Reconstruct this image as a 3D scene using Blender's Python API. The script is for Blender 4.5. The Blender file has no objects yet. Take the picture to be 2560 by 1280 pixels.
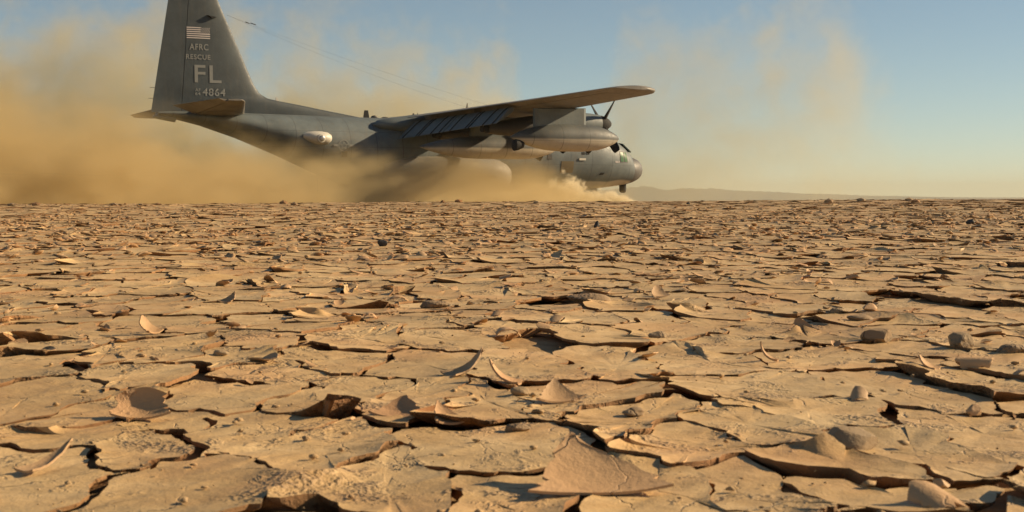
import bpy, bmesh, math, random
import numpy as np
from mathutils import Vector, Matrix

C = bpy.context.scene.collection
SC = bpy.context.scene
R = math.radians
rng = random.Random(7)
nrg = np.random.default_rng(11)

# ------------------------------------------------------------------ camera
EYE = 0.38
cam_d = bpy.data.cameras.new('camera')
cam = bpy.data.objects.new('camera', cam_d); C.objects.link(cam)
cam_d.sensor_width = 36.0
cam_d.lens = 36.0 * 3724 / 2560
cam_d.clip_start = 0.05; cam_d.clip_end = 60000
tilt = math.atan(136.5 / 3724)
cam.location = (0, 0, EYE)
cam.rotation_mode = 'QUATERNION'
cam.rotation_quaternion = (Matrix.Rotation(R(90) - tilt, 4, 'X') @ Matrix.Rotation(R(-0.29), 4, 'Z')).to_quaternion()
cam_d.dof.use_dof = True
cam_d.dof.focus_distance = 30.0
cam_d.dof.aperture_fstop = 20.0
SC.camera = cam

# ------------------------------------------------------------------ sky, sun, exposure
SUN_AZ = 14.0      # degrees from +X, positive = beyond the scene
SUN_EL = 25.0
w = bpy.data.worlds.new('World'); SC.world = w; w.use_nodes = True
nt = w.node_tree; nt.nodes.clear()
sky = nt.nodes.new('ShaderNodeTexSky'); sky.sky_type = 'NISHITA'; sky.sun_disc = False
sky.sun_elevation = R(SUN_EL)
sky.sun_rotation = R(90 - SUN_AZ)
sky.altitude = 3200; sky.air_density = 1.0; sky.dust_density = 1.0; sky.ozone_density = 0.8
bg = nt.nodes.new('ShaderNodeBackground'); bg.inputs['Strength'].default_value = 0.06
wo = nt.nodes.new('ShaderNodeOutputWorld')
tint = nt.nodes.new('ShaderNodeMix'); tint.data_type = 'RGBA'; tint.blend_type = 'MULTIPLY'; tint.inputs[0].default_value = 1; tint.inputs[7].default_value = (0.95, 0.97, 0.88, 1)
nt.links.new(sky.outputs[0], tint.inputs[6]); nt.links.new(tint.outputs[2], bg.inputs['Color']); nt.links.new(bg.outputs[0], wo.inputs['Surface'])
sd = bpy.data.lights.new('sun', 'SUN'); sd.energy = 5.0; sd.angle = R(0.6); sd.color = (1.0, 0.77, 0.49)
sun = bpy.data.objects.new('sun', sd); C.objects.link(sun)
tosun = Vector((math.cos(R(SUN_EL)) * math.cos(R(SUN_AZ)), math.cos(R(SUN_EL)) * math.sin(R(SUN_AZ)), math.sin(R(SUN_EL))))
sun.rotation_mode = 'QUATERNION'; sun.rotation_quaternion = tosun.to_track_quat('Z', 'Y')
sun.location = (60, 0, 40)
vs = SC.view_settings
vs.view_transform = 'Standard'; vs.look = 'None'; vs.gamma = 1; vs.use_curve_mapping = False
vs.exposure = 0.64
cy = SC.cycles
cy.use_denoising = True
cy.volume_bounces = 4; cy.max_bounces = 8; cy.diffuse_bounces = 3; cy.glossy_bounces = 2
cy.volume_step_rate = 1.5; cy.volume_max_steps = 256

# ------------------------------------------------------------------ material helpers
class NB:
    def __init__(s, tree): s.t = tree
    def n(s, typ, ins=None, **props):
        o = s.t.nodes.new(typ)
        for k, v in props.items(): setattr(o, k, v)
        for k, v in (ins or {}).items():
            if hasattr(v, 'is_linked') or isinstance(v, bpy.types.NodeSocket): s.t.links.new(v, o.inputs[k])
            else: o.inputs[k].default_value = v
        return o
    def math(s, op, a, b=0.0, c=0.0, clamp=False):
        return s.n('ShaderNodeMath', {0: a, 1: b, 2: c}, operation=op, use_clamp=clamp).outputs[0]
    def vmath(s, op, a, b=(0, 0, 0)):
        o = s.n('ShaderNodeVectorMath', {0: a, 1: b}, operation=op)
        return o.outputs['Value'] if op in ('LENGTH', 'DOT_PRODUCT', 'DISTANCE') else o.outputs[0]
    def noise(s, vec, scale, detail=4, rough=0.55, dist=0.0):
        return s.n('ShaderNodeTexNoise', {'Vector': vec, 'Scale': scale, 'Detail': detail, 'Roughness': rough, 'Distortion': dist}).outputs[0]
    def ramp(s, fac, stops):
        o = s.n('ShaderNodeValToRGB', {'Fac': fac})
        e = o.color_ramp.elements
        while len(e) < len(stops): e.new(0.5)
        for el, (p, col) in zip(e, stops):
            el.position = p; el.color = col if len(col) == 4 else (*col, 1)
        return o.outputs[0]
    def mr(s, v, a, b, c=0.0, d=1.0, smooth=False):
        return s.n('ShaderNodeMapRange', {0: v, 1: a, 2: b, 3: c, 4: d}, interpolation_type='SMOOTHSTEP' if smooth else 'LINEAR').outputs[0]
    def mix(s, fac, a, b):
        o = s.n('ShaderNodeMix', data_type='RGBA')
        for i, v in ((0, fac), (6, a), (7, b)):
            if isinstance(v, bpy.types.NodeSocket): s.t.links.new(v, o.inputs[i])
            else: o.inputs[i].default_value = v if i == 0 or len(v) == 4 else (*v, 1)
        return o.outputs[2]

def new_mat(name):
    m = bpy.data.materials.new(name); m.use_nodes = True; m.node_tree.nodes.clear()
    b = NB(m.node_tree)
    out = b.n('ShaderNodeOutputMaterial')
    p = b.n('ShaderNodeBsdfPrincipled')
    m.node_tree.links.new(p.outputs[0], out.inputs['Surface'])
    return m, b, p

def link(b, x, p, k): b.t.links.new(x, p.inputs[k])

def mud_mat(name, cols, dark, grain=1.0, rough=0.62, patch=0.535):
    m, b, p = new_mat(name)
    pos = b.n('ShaderNodeNewGeometry').outputs['Position']
    oi = b.n('ShaderNodeObjectInfo').outputs['Random']
    big = b.noise(pos, 1.7, 5, 0.6)
    mid = b.noise(pos, 9.0, 6, 0.62, 0.4)
    f = b.math('ADD', b.math('MULTIPLY', big, 0.65), b.math('MULTIPLY', mid, 0.45))
    col = b.ramp(f, [(0.38, cols[0]), (0.53, cols[1]), (0.68, cols[2])])
    fine = b.noise(pos, 160, 4, 0.7)
    pitn = b.noise(pos, 5.0, 6, 0.7, 0.6)
    pm = b.mr(pitn, patch, patch + 0.09)              # where the crust is rough and grainy
    pm = b.math('MULTIPLY', pm, b.mr(b.noise(pos, 60, 3, 0.6), 0.36, 0.60, 0.25, 1.0))
    col = b.mix(b.math('MULTIPLY', pm, 0.75), col, dark)
    col = b.mix(b.math('MULTIPLY', b.mr(fine, 0.35, 0.75), 0.18), col, dark)
    wpos = b.vmath('ADD', b.vmath('MULTIPLY', pos, (1.0, 0.55, 1.0)), b.vmath('MULTIPLY', b.n('ShaderNodeTexNoise', {'Vector': pos, 'Scale': 9.0, 'Detail': 4.0}).outputs[1], (0.10, 0.10, 0.0)))
    hair = b.n('ShaderNodeTexVoronoi', {'Vector': wpos, 'Scale': 8.5}, feature='DISTANCE_TO_EDGE').outputs['Distance']
    hair = b.math('MULTIPLY', b.mr(hair, 0.0, 0.012, 1, 0), b.mr(b.noise(pos, 3.1, 3, 0.5), 0.50, 0.60))
    tone = b.noise(pos, 2.6, 3, 0.5)
    col = b.mix(b.math('MULTIPLY', b.mr(tone, 0.5, 0.7), 0.45), col, tuple(x * y_ for x, y_ in zip(cols[1], (1.0, 0.84, 0.86))))
    col = b.mix(b.math('MULTIPLY', b.mr(tone, 0.5, 0.32), 0.5), col, tuple(x * y_ for x, y_ in zip(cols[1], (0.80, 0.92, 1.12))))
    col = b.mix(b.math('MULTIPLY', hair, 0.75), col, tuple(x * 0.45 for x in dark))
    hue = b.n('ShaderNodeHueSaturation', {'Saturation': 1.0, 'Value': b.mr(oi, 0, 1, 0.90, 1.10), 'Color': col})
    link(b, hue.outputs[0], p, 'Base Color')
    p.inputs['Roughness'].default_value = rough
    p.inputs['Specular IOR Level'].default_value = 0.35
    h = b.math('ADD', b.math('MULTIPLY', b.noise(pos, 220, 3, 0.7), 0.0012 * grain), b.math('MULTIPLY', b.noise(pos, 38, 4, 0.6), 0.0035 * grain))
    vor = b.n('ShaderNodeTexVoronoi', {'Vector': pos, 'Scale': 95.0}).outputs['Distance']
    h = b.math('ADD', h, b.math('MULTIPLY', b.math('MULTIPLY', vor, pm), 0.010))
    h = b.math('SUBTRACT', h, b.math('MULTIPLY', hair, 0.004))
    bump = b.n('ShaderNodeBump', {'Strength': 0.9, 'Distance': 1.0, 'Height': h})
    link(b, bump.outputs[0], p, 'Normal')
    return m

M_PLATE = mud_mat('mud_crust', [(0.39, 0.245, 0.106), (0.525, 0.347, 0.152), (0.66, 0.468, 0.235)], (0.20, 0.13, 0.072))
M_CURL = mud_mat('mud_flake_skin', [(0.42, 0.255, 0.125), (0.48, 0.30, 0.15), (0.53, 0.345, 0.18)], (0.30, 0.19, 0.11), 0.9, 0.7, 0.60)
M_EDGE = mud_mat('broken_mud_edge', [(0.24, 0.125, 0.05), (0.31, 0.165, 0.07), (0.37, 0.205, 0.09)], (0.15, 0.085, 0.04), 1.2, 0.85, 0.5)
M_SAND = mud_mat('sandy_subsoil', [(0.36, 0.235, 0.115), (0.41, 0.275, 0.14), (0.45, 0.305, 0.16)], (0.29, 0.185, 0.09), 1.6, 0.9, 0.5)
M_STONE = mud_mat('tan_stone', [(0.25, 0.175, 0.10), (0.31, 0.22, 0.125), (0.36, 0.26, 0.15)], (0.17, 0.12, 0.075), 1.0, 0.85, 0.5)
M_ROCK = mud_mat('dark_rock', [(0.035, 0.033, 0.032), (0.055, 0.05, 0.046), (0.08, 0.072, 0.065)], (0.02, 0.02, 0.02), 1.0, 0.7, 0.5)

def paint(name, col, low=None, zsplit=None, rough=0.55, wav=0.12, dirt=0.35, seams=True):
    """weathered aircraft paint: grey above a wavy line, paler grey below it, faint skin seams"""
    m, b, p = new_mat(name)
    pos = b.n('ShaderNodeTexCoord').outputs['Object']
    sp = b.n('ShaderNodeSeparateXYZ', {0: pos}).outputs
    n1 = b.noise(pos, 0.9, 6, 0.65)
    n2 = b.noise(pos, 7.0, 5, 0.65)
    c = col
    base = b.mix(b.mr(n1, 0.3, 0.7), tuple(x * 0.72 for x in col), tuple(x * 1.25 for x in col))
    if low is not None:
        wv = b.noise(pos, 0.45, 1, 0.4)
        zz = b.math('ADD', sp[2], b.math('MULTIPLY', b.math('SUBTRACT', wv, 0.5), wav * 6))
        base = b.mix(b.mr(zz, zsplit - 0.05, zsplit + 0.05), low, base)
    st = b.n('ShaderNodeVectorMath', {0: pos, 1: (2.0, 2.0, 0.25)}, operation='MULTIPLY').outputs[0]
    streak = b.noise(st, 2.2, 4, 0.6)
    base = b.mix(b.math('MULTIPLY', b.mr(streak, 0.5, 0.75), dirt), base, (0.20, 0.155, 0.10))
    if seams:
        fx = b.math('FRACT', b.math('MULTIPLY', sp[0], 1 / 1.53))
        fz = b.math('FRACT', b.math('MULTIPLY', sp[2], 1 / 0.82))
        ln = b.math('MAXIMUM', b.math('LESS_THAN', fx, 0.02), b.math('MULTIPLY', b.math('LESS_THAN', fz, 0.028), 0.6))
        base = b.mix(b.math('MULTIPLY', ln, 0.6), base, (0.03, 0.03, 0.03))
    link(b, base, p, 'Base Color')
    link(b, b.mr(n2, 0.3, 0.7, rough - 0.1, rough + 0.12), p, 'Roughness')
    p.inputs['Specular IOR Level'].default_value = 0.4
    bump = b.n('ShaderNodeBump', {'Strength': 0.25, 'Distance': 0.02, 'Height': n2})
    link(b, bump.outputs[0], p, 'Normal')
    return m

def plain(name, col, rough=0.5, metal=0.0, var=0.15):
    m, b, p = new_mat(name)
    pos = b.n('ShaderNodeTexCoord').outputs['Object']
    n = b.noise(pos, 6.0, 4, 0.6)
    link(b, b.mix(n, tuple(x * (1 - var) for x in col), tuple(x * (1 + var) for x in col)), p, 'Base Color')
    p.inputs['Roughness'].default_value = rough; p.inputs['Metallic'].default_value = metal
    return m

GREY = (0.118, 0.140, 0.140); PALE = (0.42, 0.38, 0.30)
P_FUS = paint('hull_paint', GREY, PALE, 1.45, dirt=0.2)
P_UP = paint('upper_grey_paint', GREY, seams=False, dirt=0.2)
P_FIN = paint('fin_grey_paint', (0.050, 0.062, 0.066), seams=False, dirt=0.12)
P_LOW = paint('lower_pale_paint', PALE, dirt=0.3, seams=False)
P_WING = paint('wing_paint', (0.19, 0.175, 0.15), dirt=0.3)
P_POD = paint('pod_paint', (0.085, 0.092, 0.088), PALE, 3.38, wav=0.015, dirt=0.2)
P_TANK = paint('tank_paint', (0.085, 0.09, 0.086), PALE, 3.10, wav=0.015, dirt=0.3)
P_SPON = paint('sponson_paint', (0.22, 0.21, 0.18), dirt=0.4, seams=False)
P_RADOME = paint('radome_paint', (0.11, 0.108, 0.10), seams=False, dirt=0.15)
P_WHITE = plain('faded_white_marking', (0.52, 0.47, 0.44), 0.6)
P_MARK = plain('faded_grey_marking', (0.20, 0.205, 0.19), 0.7)
P_BLACK = plain('flat_black', (0.014, 0.014, 0.014), 0.85)
P_DARK = plain('sooty_metal', (0.045, 0.043, 0.04), 0.6)
P_GLASS = plain('green_tinted_glass', (0.065, 0.13, 0.045), 0.2, var=0.5)
P_SCREEN = plain('dark_windscreen_glass', (0.03, 0.05, 0.04), 0.15)
P_CREAM = plain('cream_fairing', (0.55, 0.52, 0.44), 0.5)
P_RUB = plain('tyre_rubber', (0.02, 0.02, 0.02), 0.8)
P_STEEL = plain('dull_steel', (0.3, 0.3, 0.3), 0.4, 0.8)
P_HATCH = plain('hatch_paint', (0.13, 0.10, 0.05), 0.7)

# ------------------------------------------------------------------ mesh helpers
def mesh_obj(name, verts, faces, mat=None, parent=None, smooth=True, **props):
    me = bpy.data.meshes.new(name)
    me.from_pydata([tuple(map(float, v)) for v in verts], [], [tuple(f) for f in faces])
    if smooth: me.polygons.foreach_set('use_smooth', np.ones(len(me.polygons), bool))
    me.update()
    if mat: me.materials.append(mat)
    o = bpy.data.objects.new(name, me); C.objects.link(o)
    if parent: o.parent = parent
    for k, v in props.items(): o[k] = v
    return o

def fix(o, angle=None):
    bm = bmesh.new(); bm.from_mesh(o.data)
    bmesh.ops.recalc_face_normals(bm, faces=bm.faces)
    bm.to_mesh(o.data); bm.free()
    if angle: o.data.set_sharp_from_angle(angle=R(angle))
    return o

def loft(rings, cap=True):
    n = len(rings[0]); V = []; F = []
    for r in rings: V += list(r)
    for i in range(len(rings) - 1):
        for j in range(n):
            a, b = i * n + j, i * n + (j + 1) % n
            F.append((a, b, b + n, a + n))
    if cap:
        F.append(tuple(range(n - 1, -1, -1))); F.append(tuple(range((len(rings) - 1) * n, len(rings) * n)))
    return V, F

def empty(name, parent=None, loc=(0, 0, 0), **props):
    o = bpy.data.objects.new(name, None); C.objects.link(o); o.location = loc
    o.empty_display_size = 0.2
    if parent: o.parent = parent
    for k, v in props.items(): o[k] = v
    return o

def P(s, y, z):                      # aircraft coordinates: s metres behind the nose, y to starboard, z up
    return (13.97 - s, -y, z)

def body(name, secs, mat, parent, n=32, p=2.0, y0=0.0, sharp=40):
    """secs: (s, z_bottom, z_top, half width[, y offset])"""
    rings = []
    for sec in secs:
        s, zb, zt, hw = sec[:4]
        yo = y0 + (sec[4] if len(sec) > 4 else 0)
        zc, rz = (zb + zt) / 2, max((zt - zb) / 2, 0.002)
        ring = []
        for k in range(n):
            t = 2 * math.pi * k / n; c, si = math.cos(t), math.sin(t)
            ring.append(P(s, yo + hw * math.copysign(abs(c) ** (2 / p), c), zc + rz * math.copysign(abs(si) ** (2 / p), si)))
        rings.append(ring)
    V, F = loft(rings)
    return fix(mesh_obj(name, V, F, mat, parent), sharp)

def box(name, c, size, mat, parent, rot=None, bevel=0.0):
    bm = bmesh.new(); bmesh.ops.create_cube(bm, size=1)
    bmesh.ops.scale(bm, vec=size, verts=bm.verts)
    if bevel: bmesh.ops.bevel(bm, geom=bm.edges[:], offset=bevel, segments=2, affect='EDGES')
    if rot: bmesh.ops.rotate(bm, matrix=rot.to_matrix() if hasattr(rot, 'to_matrix') else rot, verts=bm.verts)
    bmesh.ops.translate(bm, vec=c, verts=bm.verts)
    me = bpy.data.meshes.new(name); bm.to_mesh(me); bm.free(); me.materials.append(mat)
    o = bpy.data.objects.new(name, me); C.objects.link(o); o.parent = parent
    return o

def tube(name, pts, r, mat, parent, n=8):
    rings = []
    for i, p in enumerate(pts):
        p = Vector(p); d = (Vector(pts[min(i + 1, len(pts) - 1)]) - Vector(pts[max(i - 1, 0)])).normalized()
        u = d.orthogonal().normalized(); v = d.cross(u)
        rings.append([tuple(p + r * (math.cos(2 * math.pi * k / n) * u + math.sin(2 * math.pi * k / n) * v)) for k in range(n)])
    V, F = loft(rings)
    return fix(mesh_obj(name, V, F, mat, parent))

def slab(name, outline, thick, mat, parent, axis=1, at=0.0):
    """a flat plate with its outline in (s, z), thickness along y, bevelled at its rim"""
    n = len(outline)
    cx = sum(a for a, b in outline) / n; cz = sum(b for a, b in outline) / n
    rings = []
    for yy, sc in ((-thick, 0.9), (-thick * 0.6, 1), (thick * 0.6, 1), (thick, 0.9)):
        rings.append([P(cx + (a - cx) * sc, at + yy, cz + (b - cz) * sc) for a, b in outline])
    V, F = loft(rings)
    return fix(mesh_obj(name, V, F, mat, parent, smooth=False))

def foil(s0, c, y, z0, tc, f0=0.0, f1=1.0, n=14, camber=0.02):
    """aerofoil ring between the chord fractions f0..f1, in aircraft coordinates"""
    def th(x): return 5 * tc * (0.2969 * math.sqrt(max(x, 0)) - 0.126 * x - 0.3516 * x ** 2 + 0.2843 * x ** 3 - 0.1016 * x ** 4) + 0.002
    xs = [f0 + (f1 - f0) * (1 - math.cos(math.pi * i / n)) / 2 for i in range(n + 1)]
    up = [P(s0 + c * x, y, z0 + c * (camber * 4 * x * (1 - x) + th(x))) for x in reversed(xs)]
    lo = [P(s0 + c * x, y, z0 + c * (camber * 4 * x * (1 - x) - th(x))) for x in xs]
    return up + lo

# ------------------------------------------------------------------ the lakebed
STRETCH = 2.1
def rise(y):
    """the lakebed climbs gently to a low crest before the plane, then falls back"""
    y = np.asarray(y, float)
    q = np.clip((y - 47) / 19, 0, 1)
    return 0.352 * np.clip((y - 5) / 40, 0, 1) ** 1.1 * (1 - q * q * (3 - 2 * q))
def hgt(x, y):
    """slow swell of the ground"""
    x = np.asarray(x, float); y = np.asarray(y, float)
    k = np.clip((y - 1.0) / 3.0, 0.3, 1.0) * np.clip(60 / np.maximum(y, 1), 0, 1)
    h = 0.008 * np.sin(2.1 * x + 0.7 * y + 0.4) + 0.008 * np.sin(1.3 * y - 1.7 * x + 2.0) + 0.006 * np.sin(3.9 * x - 2.3 * y) + 0.012 * np.sin(0.45 * x + 0.31 * y + 1.0)
    return h * k + rise(y)

def axis_vals(a, near, ratio, far):
    v = [a]; d = near
    while v[-1] < far: v.append(v[-1] + d); d *= ratio
    return v
yv = axis_vals(0.6, 0.16, 1.035, 14000)
xv = axis_vals(0.0, 0.16, 1.04, 14000)
xv = [-a for a in xv[:0:-1]] + xv
yv = [-14000, -3000, -600, -120, -25, -5, -1, 0.0] + yv
XX, YY = np.meshgrid(xv, yv)
ZZ = hgt(XX, YY) - 0.027
nx, ny = len(xv), len(yv)
Vg = np.stack([XX.ravel(), YY.ravel(), ZZ.ravel()], 1)
idx = np.arange(nx * ny).reshape(ny, nx)
Fg = np.stack([idx[:-1, :-1], idx[:-1, 1:], idx[1:, 1:], idx[1:, :-1]], -1).reshape(-1, 4)
ground = mesh_obj('ground', Vg, Fg.tolist(), None, kind='structure', label='cracked dry lakebed of tan mud reaching the horizon')

# ground material: sandy in the near joints, mud mottling far away where pieces can no longer be told apart
mg, b, p = new_mat('lakebed_soil')
pos = b.n('ShaderNodeNewGeometry').outputs['Position']
sp = b.n('ShaderNodeSeparateXYZ', {0: pos}).outputs
st = b.vmath('MULTIPLY', pos, (1.0, 0.45, 1.0))
n1 = b.noise(st, 0.6, 6, 0.65); n2 = b.noise(st, 4.0, 6, 0.7)
mudc = b.ramp(b.math('ADD', b.math('MULTIPLY', n1, 0.5), b.math('MULTIPLY', n2, 0.5)), [(0.34, (0.25, 0.165, 0.10)), (0.5, (0.36, 0.25, 0.155)), (0.68, (0.43, 0.305, 0.19))])
sand = b.ramp(b.noise(pos, 14, 6, 0.65), [(0.3, (0.30, 0.19, 0.09)), (0.55, (0.40, 0.265, 0.13)), (0.75, (0.45, 0.31, 0.16))])
side = b.mr(b.math('SUBTRACT', b.math('ABSOLUTE', sp[0]), b.math('MULTIPLY', sp[1], 0.41)), 4.0, 5.0)
beyond = b.math('MAXIMUM', b.math('MAXIMUM', b.mr(sp[1], 30, 50), side), b.mr(sp[1], 1.0, 0.4))
link(b, b.mix(beyond, sand, mudc), p, 'Base Color')
p.inputs['Roughness'].default_value = 0.9; p.inputs['Specular IOR Level'].default_value = 0.2
hh = b.math('ADD', b.math('MULTIPLY', b.noise(pos, 120, 3, 0.7), 0.003), b.math('MULTIPLY', b.noise(pos, 25, 4, 0.6), 0.008))
vor = b.n('ShaderNodeTexVoronoi', {'Vector': st, 'Scale': 5.0}, feature='DISTANCE_TO_EDGE').outputs['Distance']
hh = b.math('ADD', hh, b.math('MULTIPLY', b.math('MULTIPLY', b.mr(vor, 0, 0.06), beyond), 0.03))
link(b, b.n('ShaderNodeBump', {'Strength': 0.8, 'Distance': 1.0, 'Height': hh}).outputs[0], p, 'Normal')
ground.data.materials.append(mg)

# --- cracked plates: cells of a stretched Voronoi diagram, each a solid curling piece
def warp(x, y):
    wx = 0.026 * np.sin(17 * x + 5.1 * y + 1.3) + 0.012 * np.sin(31 * y - 12 * x) + 0.008 * np.sin(71 * x + 23 * y) + 0.0045 * np.sin(131 * x - 47 * y + 2) + 0.0018 * np.sin(331 * x + 157 * y)
    wy = 0.028 * np.sin(14 * y - 9 * x + 0.6) + 0.016 * np.sin(27 * x + 7 * y + 2.2) + 0.009 * np.sin(63 * x - 19 * y) + 0.007 * np.sin(117 * x + 31 * y + 1) + 0.0025 * np.sin(291 * x - 143 * y)
    return x + wx, y + wy * 1.5

# plates of the foreground, at the centres they have on the lakebed (x, y in metres)
def G(px, py):                         # only used to note positions measured on the photograph
    dx, dy = px - 1280, py - 640
    u = dx - .00508 * dy; v = dy + .00508 * dx
    Yf = 3724 * math.cos(tilt) - v * math.sin(tilt); Zf = -3724 * math.sin(tilt) - v * math.cos(tilt)
    a, b_ = 0.8, 46.0
    for _ in range(50):
        m = (a + b_) / 2
        if (EYE - float(rise(m))) / m > -Zf / Yf: a = m
        else: b_ = m
    return u * m / Yf, m
HAND = [(1190, 1135), (790, 1130), (250, 1090), (470, 1230), (1010, 1215), (1640, 1240), (1310, 1245), (1900, 1240), (1760, 1130), (1900, 975), (1980, 1030),
        (2250, 1130), (2300, 980), (1560, 1060), (1420, 1010), (1180, 1010), (900, 1000), (560, 1005), (330, 960), (90, 1010), (80, 1180), (2150, 1210), (2480, 1080),
        (2450, 960), (1780, 900), (1500, 920), (1330, 930), (1060, 925), (820, 920), (590, 915), (300, 905), (60, 920), (2050, 890), (2250, 885), (2500, 900), (660, 1060), (430, 1060)]
seeds = []
for q in HAND: seeds.append(G(*q))
hand_n = len(seeds)
gx, gy = 0.215, 0.215 * STRETCH
near_lim = 3.4
def far_fac(y): return 1.0 + max(0.0, (y - 16) / 40)
y = 1.1
row = 0
while y < 52:
    f = far_fac(y); half = 0.41 * y + 5.0
    x = -half + (row % 2) * gx * f * 0.5
    while x < half:
        px_, py_ = x + (rng.random() - .5) * gx * f * 0.95, y + (rng.random() - .5) * gy * f * 0.95
        if rng.random() < 0.16: 
            ok = True
            seeds.append((px_ + gx * 0.33, py_ + gy * 0.2))
        if not (py_ < near_lim + 0.25 and any(abs(px_ - sx) / gx < 0.78 and abs(py_ - sy) / gy < 0.75 for sx, sy in seeds[:hand_n])):
            seeds.append((px_, py_))
        x += gx * f
    y += gy * f; row += 1
S = np.array(seeds); SS = S * np.array([1.0, 1.0 / STRETCH])
cell = 0.5; buckets = {}
for i, (a, b_) in enumerate(SS): buckets.setdefault((int(a // cell), int(b_ // cell)), []).append(i)
def neighbours(i):
    a, b_ = SS[i]; ci, cj = int(a // cell), int(b_ // cell); out = []
    for di in (-2, -1, 0, 1, 2):
        for dj in (-2, -1, 0, 1, 2): out += buckets.get((ci + di, cj + dj), [])
    out = [j for j in out if j != i]
    out.sort(key=lambda j: (SS[j][0] - a) ** 2 + (SS[j][1] - b_) ** 2)
    return out[:26]
def hsh(*k): return random.Random(hash(k) & 0xffffffff).random()
def coarse(i): return (int(math.floor(SS[i][0] / 0.55 + 0.3 * math.sin(SS[i][1] * 3))), int(math.floor(SS[i][1] / 0.5 + 0.3 * math.sin(SS[i][0] * 4))))
def voronoi_cell(i):
    a, b_ = SS[i]
    poly = [((a - 1, b_ - 1), None), ((a + 1, b_ - 1), None), ((a + 1, b_ + 1), None), ((a - 1, b_ + 1), None)]   # (vertex, id of the edge that starts there)
    for j in neighbours(i):
        cx, cy_ = SS[j]
        mx, my = (a + cx) / 2, (b_ + cy_) / 2; dx, dy = cx - a, cy_ - b_
        # inset by half the joint's width
        L = math.hypot(dx, dy)
        if L < 1e-6: continue
        if L > 1.3 and len(poly) > 3: break
        key = (min(i, j), max(i, j)); h_ = hsh(*key)
        g = (0.0034 + 0.0040 * h_ * h_ + (0.0055 if coarse(i) != coarse(j) else 0.0) + (0.004 if h_ > 0.88 else 0)) * (1.0 + 0.45 * abs(dy) / L)
        mx -= dx / L * g / 2; my -= dy / L * g / 2
        out = []; n = len(poly)
        for k in range(n):
            (p0, e0), (p1, e1) = poly[k], poly[(k + 1) % n]
            d0 = (p0[0] - mx) * dx + (p0[1] - my) * dy; d1 = (p1[0] - mx) * dx + (p1[1] - my) * dy
            if d0 <= 0: out.append((p0, e0))
            if (d0 < 0 < d1) or (d1 < 0 < d0):
                t = d0 / (d0 - d1); q = (p0[0] + (p1[0] - p0[0]) * t, p0[1] + (p1[1] - p0[1]) * t)
                out.append((q, j if d0 < 0 else e0))
        poly = out
        if len(poly) < 3: return None
    return [(v[0], v[1] * STRETCH) for v, e in poly]

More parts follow.
